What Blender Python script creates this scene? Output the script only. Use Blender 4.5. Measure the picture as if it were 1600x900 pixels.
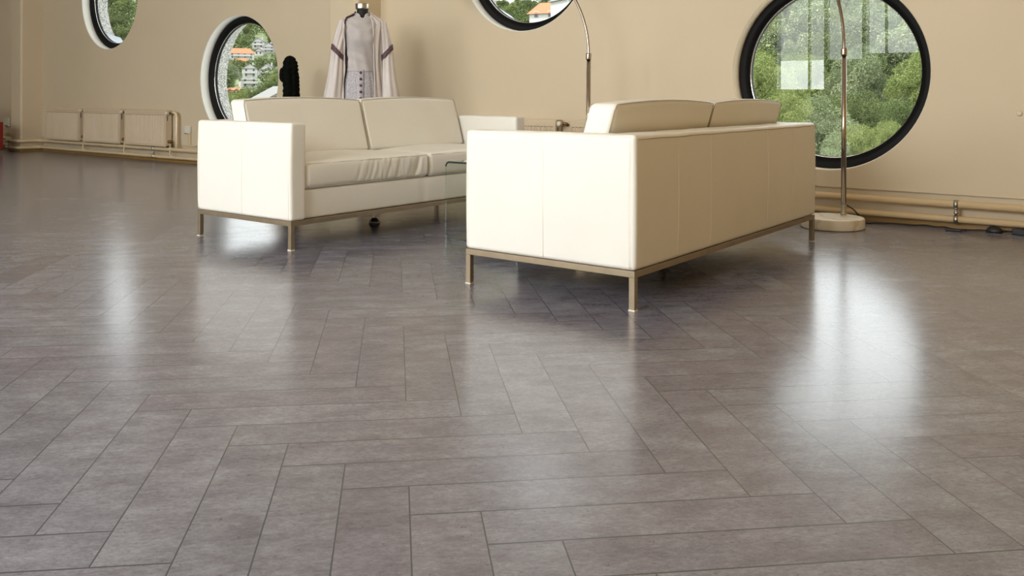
import bpy, math, random
from mathutils import Vector, Matrix, noise
import numpy as np

PI = math.pi
C = bpy.context.scene.collection
for o in list(bpy.data.objects):
    bpy.data.objects.remove(o)

# ---------------------------------------------------------------- camera
CAM_H, FPX, HORIZON, ROLL, YAW = 0.80, 1393.2, 148.04, 0.0034, 0.6455
cam_data = bpy.data.cameras.new('camera')
cam_data.sensor_width = 36.0
cam_data.lens = FPX / 1600 * 36.0
cam_data.shift_y = -(450 - HORIZON) / 1600
cam_data.clip_end = 3000
cam = bpy.data.objects.new('camera', cam_data)
C.objects.link(cam)
cam.matrix_world = (Matrix.Translation((0, 0, CAM_H)) @ Matrix.Rotation(YAW, 4, 'Z')
                    @ Matrix.Rotation(PI / 2, 4, 'X') @ Matrix.Rotation(ROLL, 4, 'Z'))
bpy.context.scene.camera = cam

# ---------------------------------------------------------------- sky, sun, daylight, exposure
world = bpy.data.worlds.new('sky')
bpy.context.scene.world = world
world.use_nodes = True
wn = world.node_tree
wn.nodes['Background'].inputs[0].default_value = (0.97, 0.98, 1.0, 1)
wn.nodes['Background'].inputs[1].default_value = 3.3

sun_data = bpy.data.lights.new('sun', 'SUN')
sun_data.energy = 5.5
sun_data.color = (1.0, 0.93, 0.78)
sun_data.angle = 0.02
sun = bpy.data.objects.new('sun', sun_data)
C.objects.link(sun)
# high in the south-west, on the far side of the building
sun.rotation_euler = Vector((0.45, 0.62, -1.05)).to_track_quat('-Z', 'Y').to_euler()

W = 5.96            # the wall with the round windows
YR = -3.2           # the rear wall behind the camera
XL, XR, ZC = -16.0, 1.3, 4.1

def area(name, x0, x1, z0, z1, power, col=(0.93, 0.98, 1.0)):
    d = bpy.data.lights.new(name, 'AREA')
    d.shape = 'RECTANGLE'
    d.size, d.size_y = x1 - x0, z1 - z0
    d.energy = power * (x1 - x0) * (z1 - z0)
    d.color = col
    o = bpy.data.objects.new(name, d)
    C.objects.link(o)
    o.location = ((x0 + x1) / 2, YR - 0.16, (z0 + z1) / 2)
    o.rotation_euler = (PI / 2, 0, 0)
    return o
DAY = 35.0
# daylight through the rear glazing (just outside the frames)
area('daylight', -5.74, -4.94, 0.9, 1.42, DAY * 1.7)
area('daylight', -5.74, -4.94, 1.42, 3.5, DAY * .42)
area('daylight', -4.88, -4.34, 1.42, 3.5, DAY * .42)
area('daylight', -4.22, -3.02, 1.5, 3.5, DAY * .6)
area('daylight', -2.98, -1.80, 1.5, 3.5, DAY * 2.1)
area('daylight', -1.72, -.75, 1.5, 3.5, DAY * 1.0)  # unseen bay, added to brighten the front of the left sofa
area('daylight', -9.3, -6.6, 0.9, 3.5, DAY * 0.36)  # unseen glazing, added to light the left part of the room

vs = bpy.context.scene.view_settings
vs.view_transform = 'Standard'
vs.look = 'None'
vs.gamma = 1
vs.use_curve_mapping = False
vs.exposure = 0.0

# ================================================================ helpers
class MB:
    """collects shapes that become ONE mesh object"""
    def __init__(s):
        s.v = []; s.f = []; s.m = []; s.mi = 0
    def add(s, vs_, fs, M=None):
        o = len(s.v)
        if M is not None:
            vs_ = [M @ Vector(p) for p in vs_]
        s.v += [tuple(p) for p in vs_]
        s.f += [tuple(i + o for i in f) for f in fs]
        s.m += [s.mi] * len(fs)
        return s
    def box(s, lo, hi, M=None):
        x0, y0, z0 = lo; x1, y1, z1 = hi
        v = [(x0,y0,z0),(x1,y0,z0),(x1,y1,z0),(x0,y1,z0),(x0,y0,z1),(x1,y0,z1),(x1,y1,z1),(x0,y1,z1)]
        f = [(0,3,2,1),(4,5,6,7),(0,1,5,4),(1,2,6,5),(2,3,7,6),(3,0,4,7)]
        return s.add(v, f, M)
    def lathe(s, prof, seg=32, c=(0,0,0), sx=1, sy=1, M=None, cap=True):
        v = []; f = []; n = len(prof)
        for r, z in prof:
            for k in range(seg):
                a = 2 * PI * k / seg
                v.append((c[0] + r * sx * math.cos(a), c[1] + r * sy * math.sin(a), c[2] + z))
        for i in range(n - 1):
            for k in range(seg):
                k2 = (k + 1) % seg
                f.append((i*seg+k, i*seg+k2, (i+1)*seg+k2, (i+1)*seg+k))
        if cap:
            f.append(tuple(reversed(range(seg))))
            f.append(tuple((n-1)*seg + k for k in range(seg)))
        return s.add(v, f, M)
    def cyl(s, p0, p1, r, seg=16, r1=None):
        return s.tube([p0, p1], r, seg, r1=r1)
    def tube(s, path, r, seg=10, closed=False, r1=None):
        P = [Vector(p) for p in path]; n = len(P)
        v = []; f = []; prev = None
        for i in range(n):
            if closed:
                t = (P[(i+1) % n] - P[i-1]).normalized()
            else:
                t = (P[min(i+1, n-1)] - P[max(i-1, 0)]).normalized()
            if prev is None:
                up = Vector((0,0,1)) if abs(t.z) < .9 else Vector((1,0,0))
                a = t.cross(up).normalized()
            else:
                a = (prev - t * prev.dot(t)).normalized()
            b = t.cross(a); prev = a
            rr = r if r1 is None else r + (r1 - r) * i / max(1, n-1)
            for k in range(seg):
                q = 2 * PI * k / seg
                v.append(P[i] + (a * math.cos(q) + b * math.sin(q)) * rr)
        m = n if closed else n - 1
        for i in range(m):
            j = (i+1) % n
            for k in range(seg):
                k2 = (k+1) % seg
                f.append((i*seg+k, j*seg+k, j*seg+k2, i*seg+k2))
        if not closed:
            f.append(tuple(range(seg)))
            f.append(tuple((n-1)*seg + k for k in reversed(range(seg))))
        return s.add(v, f)
    def rbox(s, lo, hi, r, cuts=(6,6,6), fn=None, M=None):
        """box with rounded edges on a dense grid; fn reshapes each point"""
        c = [(a+b)/2 for a, b in zip(lo, hi)]; h = [(b-a)/2 for a, b in zip(lo, hi)]
        ax = []
        for d in range(3):
            rr = min(r, h[d]*.999); inn = h[d] - rr
            e = [inn + rr*t for t in (.2, .42, .68, 1)]
            mid = [-inn + 2*inn*k/cuts[d] for k in range(cuts[d]+1)]
            ax.append([-x for x in reversed(e)] + mid + e)
        N = [len(a) for a in ax]; idx = {}; v = []; f = []
        def vid(i, j, k):
            key = (i, j, k)
            if key not in idx:
                p = [ax[0][i], ax[1][j], ax[2][k]]
                q = [max(-(h[d]-min(r,h[d]*.999)), min(h[d]-min(r,h[d]*.999), p[d])) for d in range(3)]
                dv = Vector([p[d]-q[d] for d in range(3)])
                if dv.length > 1e-9:
                    dv = dv.normalized() * min(r, min(h)*.999)
                w_ = Vector(q) + dv
                if fn: w_ = Vector(fn(w_.x, w_.y, w_.z, h))
                idx[key] = len(v); v.append(w_ + Vector(c))
            return idx[key]
        for d in range(3):
            a, b = [q for q in range(3) if q != d]
            for side in (0, N[d]-1):
                for i in range(N[a]-1):
                    for j in range(N[b]-1):
                        def g(ii, jj):
                            t = [0,0,0]; t[d] = side; t[a] = ii; t[b] = jj
                            return vid(*t)
                        q = (g(i,j), g(i+1,j), g(i+1,j+1), g(i,j+1))
                        flip = (side == 0) != (d == 1)
                        f.append(tuple(reversed(q)) if flip else q)
        return s.add(v, f, M)
    def build(s, name, mat=None, parent=None, smooth=False, loc=None, **props):
        me = bpy.data.meshes.new(name)
        me.from_pydata(s.v, [], s.f)
        mats = mat if isinstance(mat, (list, tuple)) else [mat]
        for m_ in mats:
            if m_: me.materials.append(m_)
        if len(mats) > 1:
            me.polygons.foreach_set('material_index', s.m)
        if smooth:
            me.polygons.foreach_set('use_smooth', [True]*len(me.polygons))
        me.update()
        o = bpy.data.objects.new(name, me)
        C.objects.link(o)
        if parent: o.parent = parent
        if loc: o.location = loc
        for k, v_ in props.items(): o[k] = v_
        return o

def thing(name, label, cat, loc=(0,0,0), rz=0, group=None):
    o = bpy.data.objects.new(name, None); C.objects.link(o)
    o.empty_display_size = .1
    o.location = loc; o.rotation_euler = (0, 0, rz)
    o['label'] = label; o['category'] = cat
    if group: o['group'] = group
    return o
def tag(o, label, cat, group=None):
    o['label'] = label; o['category'] = cat
    if group: o['group'] = group
    return o
def struct(o): o['kind'] = 'structure'; return o
def copy_tree(o, parent=None):
    kids = list(o.children)
    c = o.copy(); C.objects.link(c); c.parent = parent
    for k in kids: copy_tree(k, c)
    return c
def autosmooth(o, w=True, bevel=None, seg=3):
    if bevel:
        m = o.modifiers.new('bevel', 'BEVEL'); m.width = bevel; m.segments = seg; m.limit_method = 'ANGLE'
    if w:
        m = o.modifiers.new('normals', 'WEIGHTED_NORMAL'); m.keep_sharp = True
    o.data.polygons.foreach_set('use_smooth', [True]*len(o.data.polygons))
    return o

# ---------------------------------------------------------------- materials
def srgb(r, g, b):
    f = lambda c: (c/255/12.92) if c/255 <= .04045 else ((c/255+.055)/1.055)**2.4
    return (f(r), f(g), f(b), 1)
def lin(r, g, b): return (r, g, b, 1)
class NT:
    def __init__(s, name):
        s.mat = bpy.data.materials.new(name); s.mat.use_nodes = True
        s.t = s.mat.node_tree; s.n = s.t.nodes; s.p = s.n['Principled BSDF']
    def node(s, ty, **kw):
        n = s.n.new(ty)
        for k, v in kw.items(): setattr(n, k, v)
        return n
    def link(s, a, b): s.t.links.new(a, b)
    def val(s, x, sock):
        if isinstance(x, (int, float)): sock.default_value = x
        else: s.link(x, sock)
    def math(s, op, a, b=0.0, c=None):
        n = s.node('ShaderNodeMath', operation=op)
        s.val(a, n.inputs[0]); s.val(b, n.inputs[1])
        if c is not None: s.val(c, n.inputs[2])
        return n.outputs[0]
    def noise(s, vec, scale, detail=3, rough=.5):
        n = s.node('ShaderNodeTexNoise'); n.inputs['Scale'].default_value = scale
        n.inputs['Detail'].default_value = detail; n.inputs['Roughness'].default_value = rough
        if vec is not None: s.link(vec, n.inputs['Vector'])
        return n.outputs[0]
    def coord(s, kind='Object', scale=None):
        n = s.node('ShaderNodeTexCoord').outputs[kind]
        if scale:
            m = s.node('ShaderNodeMapping'); m.inputs['Scale'].default_value = scale
            s.link(n, m.inputs[0]); return m.outputs[0]
        return n
    def ramp(s, fac, stops):
        r = s.node('ShaderNodeValToRGB'); s.link(fac, r.inputs[0])
        e = r.color_ramp.elements
        while len(e) < len(stops): e.new(.5)
        for x, (p, c) in zip(e, stops): x.position = p; x.color = c
        return r.outputs[0]
    def mix(s, fac, a, b, mode='MIX'):
        m = s.node('ShaderNodeMix', data_type='RGBA', blend_type=mode)
        s.val(fac, m.inputs[0])
        for x, sock in ((a, m.inputs[6]), (b, m.inputs[7])):
            if isinstance(x, tuple): sock.default_value = x
            else: s.link(x, sock)
        return m.outputs[2]
    def bump(s, h, strength=.2, dist=.01):
        b = s.node('ShaderNodeBump'); b.inputs['Strength'].default_value = strength
        b.inputs['Distance'].default_value = dist; s.link(h, b.inputs['Height'])
        s.link(b.outputs[0], s.p.inputs['Normal'])
    def set(s, **kw):
        names = dict(color='Base Color', rough='Roughness', metal='Metallic', spec='Specular IOR Level',
                     coat='Coat Weight', coat_rough='Coat Roughness', ior='IOR', sss='Subsurface Weight')
        for k, v in kw.items():
            sock = s.p.inputs[names[k]]
            if isinstance(v, (tuple, float, int)): sock.default_value = v
            else: s.link(v, sock)
        return s

def simple(name, col, rough=.5, metal=0, var=.06, scale=6, bump=0, bscale=200, **kw):
    t = NT(name)
    c = t.coord('Object')
    n = t.noise(c, scale, 4)
    d = tuple(x*(1-var) for x in col[:3]) + (1,); l = tuple(min(1, x*(1+var)) for x in col[:3]) + (1,)
    t.set(color=t.ramp(n, [(.3, d), (.7, l)]), rough=rough, metal=metal, **kw)
    if bump: t.bump(t.noise(c, bscale, 3), bump, .003)
    return t.mat

M = {}
def wallmat(name, col):
    t = NT(name); c = t.coord('Object')
    n = t.noise(c, .8, 4); n2 = t.noise(c, 14, 4)
    a = tuple(x*.95 for x in col[:3])+(1,); b = tuple(x*1.04 for x in col[:3])+(1,)
    base = t.ramp(n, [(.3, a), (.7, b)])
    t.set(color=base, rough=.55, spec=.35)
    t.bump(n2, .05, .01)
    return t.mat
M['wall'] = wallmat('beige_wall_paint', lin(.645, .535, .372))
M['ceiling'] = wallmat('ceiling_paint', lin(.84, .77, .64))
M['wood_wall'] = wallmat('warm_tan_wall_paint', lin(.68, .44, .14))
M['reveal'] = simple('reveal_paint', lin(.74, .72, .64), .4, var=.02)
M['baseboard'] = simple('golden_brown_baseboard_paint', lin(.33, .19, .05), .4)
M['pipe'] = simple('cream_pipe_enamel', lin(.70, .55, .34), .22, var=.03, coat=.5)
M['radiator'] = simple('cream_radiator_enamel', lin(.64, .51, .35), .35, var=.03)
M['leather'] = simple('cream_leather', lin(.80, .77, .70), .42, var=.02, scale=3, bump=.12, bscale=260)
M['seam'] = simple('dark_piping_thread', lin(.36, .31, .22), .6, var=.05)
M['stitch'] = simple('cream_stitch_thread', lin(.78, .74, .63), .6, var=.05)
M['bronze'] = simple('brushed_bronze_metal', lin(.32, .25, .165), .38, metal=.6, var=.08, scale=20)
M['foot'] = simple('clear_foot_pad', lin(.75, .7, .6), .3)
M['chrome'] = simple('chrome', lin(.62, .58, .54), .1, metal=1, var=.03)
M['dark_chrome'] = simple('dark_polished_steel', lin(.38, .32, .27), .16, metal=1, var=.05)
M['black'] = simple('black_window_frame', lin(.004, .004, .004), .6, var=.1, spec=.2)
M['black_rubber'] = simple('black_rubber', lin(.012, .011, .012), .5, var=.1)
M['brass'] = simple('tarnished_brass', lin(.24, .13, .05), .4, metal=.8, var=.2, scale=40)
M['white_plastic'] = simple('white_plastic', lin(.72, .68, .58), .35, var=.03)
M['slot'] = simple('dark_slot', lin(.06, .05, .04), .6)
M['grey_metal'] = simple('grey_metal_sill', lin(.20, .23, .26), .45, metal=.2, var=.05)
M['steel'] = simple('satin_steel', lin(.5, .47, .42), .3, metal=1, var=.04)
M['rear_frame'] = simple('white_window_frame', lin(.75, .75, .72), .4, var=.02)
M['rear_panel'] = simple('dark_spandrel_panel', lin(.05, .08, .07), .4, var=.1)
M['red'] = simple('dark_red_upholstery', lin(.20, .008, .006), .5, var=.1, bump=.1)
M['cactus'] = simple('dark_green_cactus_skin', lin(.003, .004, .0025), .9, var=.3, scale=30, bump=.2, bscale=90, spec=.1)
M['pot'] = simple('terracotta_pot', lin(.30, .12, .06), .7, var=.1)
M['soil'] = simple('potting_soil', lin(.03, .02, .012), .9, var=.3, scale=60)
M['silk'] = simple('mauve_grey_silk', lin(.48, .435, .42), .6, var=.10, scale=7, bump=.08, bscale=500)
M['chiffon'] = simple('pale_pinkish_chiffon', lin(.62, .56, .525), .5, var=.05, scale=6, bump=.08, bscale=400)
M['mannequin_black'] = simple('black_jersey', lin(.004, .004, .004), .7, var=.1)

# marble
t = NT('veined_cream_marble'); c = t.coord('Object')
n1 = t.noise(c, 9, 6, .6)
wv = t.node('ShaderNodeTexWave'); wv.inputs['Scale'].default_value = 2.2; wv.inputs['Distortion'].default_value = 14
wv.inputs['Detail'].default_value = 4; t.link(c, wv.inputs['Vector'])
veins = t.ramp(wv.outputs[1], [(.0, lin(.50, .36, .20)), (.08, lin(.74, .64, .48)), (.35, lin(.82, .76, .64))])
t.set(color=t.mix(n1, veins, lin(.80, .73, .60)), rough=.25); M['marble'] = t.mat

# lace
def lace(name, bg, fg, scale):
    t = NT(name); c = t.coord('Object')
    vo = t.node('ShaderNodeTexVoronoi'); vo.inputs['Scale'].default_value = scale; t.link(c, vo.inputs['Vector'])
    n = t.noise(c, scale*1.2, 4, .7)
    mx = t.math('MULTIPLY', vo.outputs[0], n)
    t.set(color=t.ramp(mx, [(.14, fg), (.27, bg)]), rough=.6)
    return t.mat
M['lace'] = lace('grey_floral_lace', lin(.50, .47, .49), lin(.27, .25, .27), 130)
M['dark_lace'] = lace('dark_plum_lace', lin(.14, .07, .085), lin(.012, .006, .01), 130)

# clear glass
def glass(name, tint, f0=1.5, boost=1.0):
    t = NT(name); n = t.n
    tr = t.node('ShaderNodeBsdfTransparent'); tr.inputs[0].default_value = tint
    gl = t.node('ShaderNodeBsdfGlossy'); gl.inputs['Roughness'].default_value = 0.0
    fr = t.node('ShaderNodeFresnel'); fr.inputs[0].default_value = f0
    mx = t.node('ShaderNodeMixShader')
    t.link(t.math('MULTIPLY', fr.outputs[0], boost), mx.inputs[0])
    t.link(tr.outputs[0], mx.inputs[1]); t.link(gl.outputs[0], mx.inputs[2])
    t.link(mx.outputs[0], n['Material Output'].inputs['Surface'])
    return t.mat
M['glass'] = glass('window_glass', (.93, .98, .96, 1), 1.5, .85)
M['table_glass'] = glass('clear_table_glass', (.86, .92, .88, 1), 1.5, 1.0)
M['glass_edge'] = simple('dark_glass_edge', lin(.02, .035, .028), .1, var=.05)

# pebbledash
t = NT('pebbledash'); c = t.coord('Object')
vo = t.node('ShaderNodeTexVoronoi'); vo.inputs['Scale'].default_value = 130; t.link(c, vo.inputs['Vector'])
col = t.node('ShaderNodeSeparateColor'); t.link(vo.outputs[1], col.inputs[0])
t.set(color=t.ramp(col.outputs[0], [(.0, lin(.06,.055,.05)), (.4, lin(.22,.21,.19)), (.85, lin(.58,.57,.52))]), rough=.85)
t.bump(vo.outputs[0], .8, .01); M['dash'] = t.mat

# floor : herringbone planks of concrete-look vinyl
def floor_material():
    t = NT('herringbone_stone_planks')
    A = np.array(FLOOR_A)        # world = g @ A[:2] + A[2]
    inv = np.linalg.inv(A[:2])
    pos = t.coord('Object')
    sp = t.node('ShaderNodeSeparateXYZ'); t.link(pos, sp.inputs[0])
    X = t.math('SUBTRACT', sp.outputs[0], float(A[2,0])); Y = t.math('SUBTRACT', sp.outputs[1], float(A[2,1]))
    gx = t.math('ADD', t.math('MULTIPLY', X, float(inv[0,0])), t.math('MULTIPLY', Y, float(inv[1,0])))
    gy = t.math('ADD', t.math('MULTIPLY', X, float(inv[0,1])), t.math('MULTIPLY', Y, float(inv[1,1])))
    L = 5.0
    n = t.math('FLOOR', gy); fy = t.math('SUBTRACT', gy, n)
    cx = t.math('FLOOR', gx); fx = t.math('SUBTRACT', gx, cx)
    q = t.math('SUBTRACT', t.math('SUBTRACT', gx, n), 1.0)
    m_ = t.math('FLOOR', t.math('DIVIDE', q, 2*L))
    tt = t.math('SUBTRACT', q, t.math('MULTIPLY', m_, 2*L))
    isV = t.math('GREATER_THAN', tt, L)
    s = t.math('SUBTRACT', tt, L)
    fs = t.math('FLOOR', s)
    alongV = t.math('ADD', fy, t.math('SUBTRACT', L-1, fs))
    kV = t.math('ADD', n, t.math('SUBTRACT', fs, L-1))
    def sel(a, b):   # a if V else b
        return t.math('ADD', t.math('MULTIPLY', isV, a), t.math('MULTIPLY', t.math('SUBTRACT', 1.0, isV), b))
    along = sel(alongV, tt); across = sel(fx, fy)
    ida = sel(cx, t.math('ADD', n, 1000.5)); idb = sel(kV, m_)
    # distance to the plank edge in plank widths
    e1 = t.math('MINIMUM', across, t.math('SUBTRACT', 1.0, across))
    e2 = t.math('MINIMUM', along, t.math('SUBTRACT', L, along))
    edge = t.math('MINIMUM', e1, e2)
    # fine V groove between the planks
    groove = t.math('LESS_THAN', t.math('MINIMUM', t.math('MULTIPLY', sel(e1, e2), 1.0), t.math('MULTIPLY', sel(e2, e1), .66)), .0112)
    # dead straight dark joint on one long side of the upright planks, finer elsewhere
    cmb = t.node('ShaderNodeCombineXYZ'); t.link(ida, cmb.inputs[0]); t.link(idb, cmb.inputs[1]); t.link(isV, cmb.inputs[2])
    wn_ = t.node('ShaderNodeTexWhiteNoise', noise_dimensions='3D'); t.link(cmb.outputs[0], wn_.inputs['Vector'])
    rnd = wn_.outputs['Value']
    off = t.node('ShaderNodeVectorMath', operation='SCALE'); t.link(wn_.outputs['Color'], off.inputs[0]); off.inputs['Scale'].default_value = 37.0
    lc = t.node('ShaderNodeCombineXYZ')
    t.link(gx, lc.inputs[0]); t.link(gy, lc.inputs[1])
    pv = t.node('ShaderNodeVectorMath', operation='ADD'); t.link(lc.outputs[0], pv.inputs[0]); t.link(off.outputs[0], pv.inputs[1])
    def stretch_(a, b):
        st = t.node('ShaderNodeMapping'); st.inputs['Scale'].default_value = (a, b, 1); t.link(pv.outputs[0], st.inputs[0]); return st.outputs[0]
    cloud = t.noise(stretch_(.6, 1.0), 1.5, 10, .72)
    fine = t.noise(stretch_(.7, 1.2), 14, 9, .85)
    streak = t.noise(stretch_(.30, 1.9), 4.5, 6, .7)
    speck = t.noise(pv.outputs[0], 13, 3, .6)
    base = t.ramp(cloud, [(.34, lin(.142, .137, .168)), (.5, lin(.190, .188, .225)), (.66, lin(.242, .244, .284))])
    base = t.mix(1.0, base, t.ramp(streak, [(.36, lin(.93, .91, .91)), (.58, lin(1.03, 1.02, 1.02))]), 'MULTIPLY')
    base = t.mix(1.0, base, t.ramp(fine, [(.36, lin(.66,.65,.65)), (.60, lin(1.16,1.16,1.16))]), 'MULTIPLY')
    base = t.mix(1.0, base, t.ramp(speck, [(.29, lin(.60,.57,.55)), (.35, lin(1,1,1))]), 'MULTIPLY')
    base = t.mix(1.0, base, t.ramp(rnd, [(0, lin(.88,.855,.87)), (.4, lin(1.01,.985,.99)), (.6, lin(.96,.98,.965)), (1, lin(1.12,1.13,1.12))]), 'MULTIPLY')
    base = t.mix(t.math('MULTIPLY', groove, .95), base, lin(.05, .062, .066))
    rg = t.math('ADD', t.math('MULTIPLY', cloud, .10), .155)
    t.set(color=base, rough=rg, spec=.8)
    hgt = t.math('SUBTRACT', t.math('MULTIPLY', fine, .12), t.math('MULTIPLY', groove, .6))
    t.bump(hgt, .06, .002)
    return t.mat
FLOOR_A = [[0.0971, 0.0938], [0.0890, -0.0908], [-1.545, 1.233]]

# ================================================================ the room
FL = MB().box((XL, YR, -.1), (XR, W+.03, 0)).build('floor', floor_material()); struct(FL)
struct(MB().box((XL, YR, ZC), (XR, W, ZC+.12)).build('ceiling', M['ceiling']))
struct(MB().box((XL-.15, YR, 0), (XL, W, ZC)).build('wall_left', M['wall']))
struct(MB().box((XR, YR, 0), (XR+.15, W, ZC)).build('wall_right', M['wood_wall']))

# wall with round windows : (cx, cz, radius)
WIN = [(-10.90, 2.035, .675), (-8.23, .968, .69), (-4.38, 1.985, .66), (-1.893, .955, .648)]
SET, FD, OUT = .10, .07, .34     # reveal depth inside, frame depth, outer wall face
def holed_plane(mb, xs, z0, z1, y, holes, seg=96, flip=False, R=1.0):
    """vertical plane at y with circular holes; xs = x limits of the strips holding one hole each"""
    for (xa, xb), (cx, cz, r) in zip(xs, holes):
        r = r * R
        v = []; f = []
        for k in range(seg):
            a = 2*PI*k/seg; ca, sa = math.cos(a), math.sin(a)
            v.append((cx + r*ca, y, cz + r*sa))
            tx = ((xb-cx) if ca > 0 else (xa-cx)) / ca if abs(ca) > 1e-6 else 1e9
            tz = ((z1-cz) if sa > 0 else (z0-cz)) / sa if abs(sa) > 1e-6 else 1e9
            q = min(tx, tz)
            v.append((cx + q*ca, y, cz + q*sa))
        for k in range(seg):
            k2 = (k+1) % seg
            q = (2*k, 2*k2, 2*k2+1, 2*k+1)
            f.append(q if not flip else tuple(reversed(q)))
        for (ex, ez) in ((xa,z0),(xb,z0),(xb,z1),(xa,z1)):   # corner fillers
            ang = math.atan2(ez-cz, ex-cx) % (2*PI); k = int(ang / (2*PI) * seg); k2 = (k+1) % seg
            o = len(v); v.append((ex, y, ez)); f.append((2*k+1, 2*k2+1, o) if not flip else (o, 2*k2+1, 2*k+1))
        mb.add(v, f)
mids = [-9.55, -6.4, -3.1]
xs = list(zip([XL]+mids, mids+[XR]))
STEP = .20
wb = MB(); holed_plane(wb, xs, STEP, ZC, W, WIN)
for wi, (cx, cz, r) in enumerate(WIN):            # painted inner reveal, slightly rounded lip
    prof = [(r+.0, 0), (r-.004, .004), (r-.006, .012), (r-.006, SET)]
    v = []; f = []; seg = 96
    for rr, dy in prof:
        for k in range(seg):
            a = 2*PI*k/seg; v.append((cx+rr*math.cos(a), W+dy, cz+rr*math.sin(a)))
    for i in range(len(prof)-1):
        for k in range(seg):
            k2 = (k+1) % seg; f.append((i*seg+k, i*seg+k2, (i+1)*seg+k2, (i+1)*seg+k))
    wb.mi = 1 if wi < 3 else 0; wb.add(v, f); wb.mi = 0  # last reveal keeps the wall colour, standing in for its shade
wb.box((XL, W+.02, 0), (XR, W+.03, STEP+.01))                  # recessed foot of the wall
wb.add([(XL,W,STEP),(XR,W,STEP),(XR,W+.03,STEP),(XL,W+.03,STEP)], [(0,1,2,3)])
# outer face, pebbledashed
wb.mi = 2
holed_plane(wb, xs, -.5, ZC+.3, W+OUT+.02, WIN, flip=True, R=1.02)
wb.add([(XL,W,ZC),(XR,W,ZC),(XR,W+OUT+.02,ZC+.3),(XL,W+OUT+.02,ZC+.3)], [(0,1,2,3)])
wall_back = struct(wb.build('wall_back', [M['wall'], M['reveal'], M['dash']]))

def ring_band(mb, cx, cz, prof, a0=0, a1=2*PI, seg=96):
    full = abs(a1-a0-2*PI) < 1e-6
    n = seg if full else seg+1; v = []; f = []
    for rr, y in prof:
        for k in range(n):
            a = a0 + (a1-a0)*k/seg; v.append((cx+rr*math.cos(a), y, cz+rr*math.sin(a)))
    m = len(prof)
    for i in range(m-1):
        for k in range(n if full else n-1):
            k2 = (k+1) % n; f.append((i*n+k, i*n+k2, (i+1)*n+k2, (i+1)*n+k))
    mb.add(v, f)
for i, (cx, cz, r) in enumerate(WIN):
    ro, ri = r-.004, r-.078; y0, y1 = W+SET, W+SET+FD
    m = MB(); ring_band(m, cx, cz, [(ro, y0), (ri+.03, y0), (ri+.03, y0+.012), (ri, y0+.014), (ri, y1-.015), (ri-.004, y1), (ro+.03, y1), (ro+.03, y0), (ro, y0)])
    fr = struct(m.build('window_%d' % (i+1), M['black'], smooth=False)); autosmooth(fr)
    m = MB(); ring_band(m, cx, cz, [(ri+.001, y0+.030), (ri-.005, y0+.030), (ri-.005, y0+.036), (ri+.001, y0+.036)])
    m.build('glazing_bead', M['chrome'], fr, True)
    m = MB(); v = [(cx, y1-.012, cz)]; seg = 96
    for yy in (y1-.012,):
        v += [(cx+(ri+.002)*math.cos(2*PI*k/seg), yy, cz+(ri+.002)*math.sin(2*PI*k/seg)) for k in range(seg)]
    m.add(v, [(0, 1+k, 1+(k+1) % seg) for k in range(seg)])
    m.build('pane', M['glass'], fr)
    m = MB(); ring_band(m, cx, cz, [(ri-.002, y1), (ri+.03, y1+.001), (r*1.02, W+OUT+.02)])
    m.build('outer_reveal', M['dash'], fr, True)
    m = MB(); ring_band(m, cx, cz, [(ri-.006, y1), (ri+.018, y1+.02), (r*1.0, W+OUT+.06), (r*1.0-.02, W+OUT+.062), (ri-.006, y1)], 1.5*PI-.72, 1.5*PI+.72, 40)
    m.build('metal_sill', M['grey_metal'], fr, True)

# square piers against the wall
for x0, x1 in ((-12.94, -12.64), (-6.44, -6.04)):
    p = MB().box((x0, 5.67, 0), (x1, W+.03, ZC))
    o = struct(p.build('trim_%d' % (1 if x0 < -9 else 2), M['wall'])); autosmooth(o, bevel=.03, seg=4)
    b = MB().box((x0-.014, 5.656, 0), (x1+.014, W+.02, .034)).build('trim_%d' % (3 if x0 < -9 else 4), M['baseboard']); struct(b); autosmooth(b, bevel=.006)

bb = MB()
for a, b in ((XL, -12.954), (-12.626, -6.454), (-6.026, XR)): bb.box((a, W-.002, 0), (b, W+.02, .034))
struct(bb.build('baseboard_back', M['baseboard']))

# rear wall with glazing
rw = MB()
RWIN = [(-9.4, -6.5, .88), (-5.80, -.70, .88)]
xc = XL
for a, b, zs in RWIN:
    rw.box((xc, YR-.15, 0), (a, YR, ZC)); rw.box((a, YR-.15, 0), (b, YR, zs)); rw.box((a, YR-.15, 3.55), (b, YR, ZC)); xc = b
rw.box((xc, YR-.15, 0), (XR, YR, ZC))
struct(rw.build('wall_front', M['wall']))
nwin = 5
def rear_window(x0, x1, z0, z1, mullions, panel=None):
    global nwin
    m = MB(); t = .03
    m.box((x0, YR-.12, z0), (x0+t, YR-.04, z1)); m.box((x1-t, YR-.12, z0), (x1, YR-.04, z1))
    m.box((x0, YR-.12, z0), (x1, YR-.04, z0+t)); m.box((x0, YR-.12, z1-t), (x1, YR-.04, z1))
    for q in mullions: m.box((q-.015, YR-.12, z0), (q+.015, YR-.04, z1))
    if panel: m.box((x0, YR-.12, panel), (x1, YR-.04, panel+.04))
    o = struct(m.build('window_%d' % nwin, M['rear_frame'])); nwin += 1
    if panel: MB().box((x0+t, YR-.09, z0+t), (x1-t, YR-.07, panel)).build('spandrel_panel', M['rear_panel'], o)
rear_window(-5.80, -4.91, .88, 3.55, [-5.2])
rear_window(-4.91, -4.28, .88, 3.55, [], 1.38)
rear_window(-4.28, -3.0, .88, 3.55, [-3.42], 1.47)
rear_window(-3.0, -1.76, .88, 3.55, [-2.4], 1.47)
rear_window(-1.76, -.70, .88, 3.55, [-1.2], 1.47)  # unseen bay added for more light on the left sofa's front
rear_window(-9.4, -6.5, .88, 3.55, [-8.45, -7.45])  # unseen window added so that light reaches the room's left part

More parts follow.
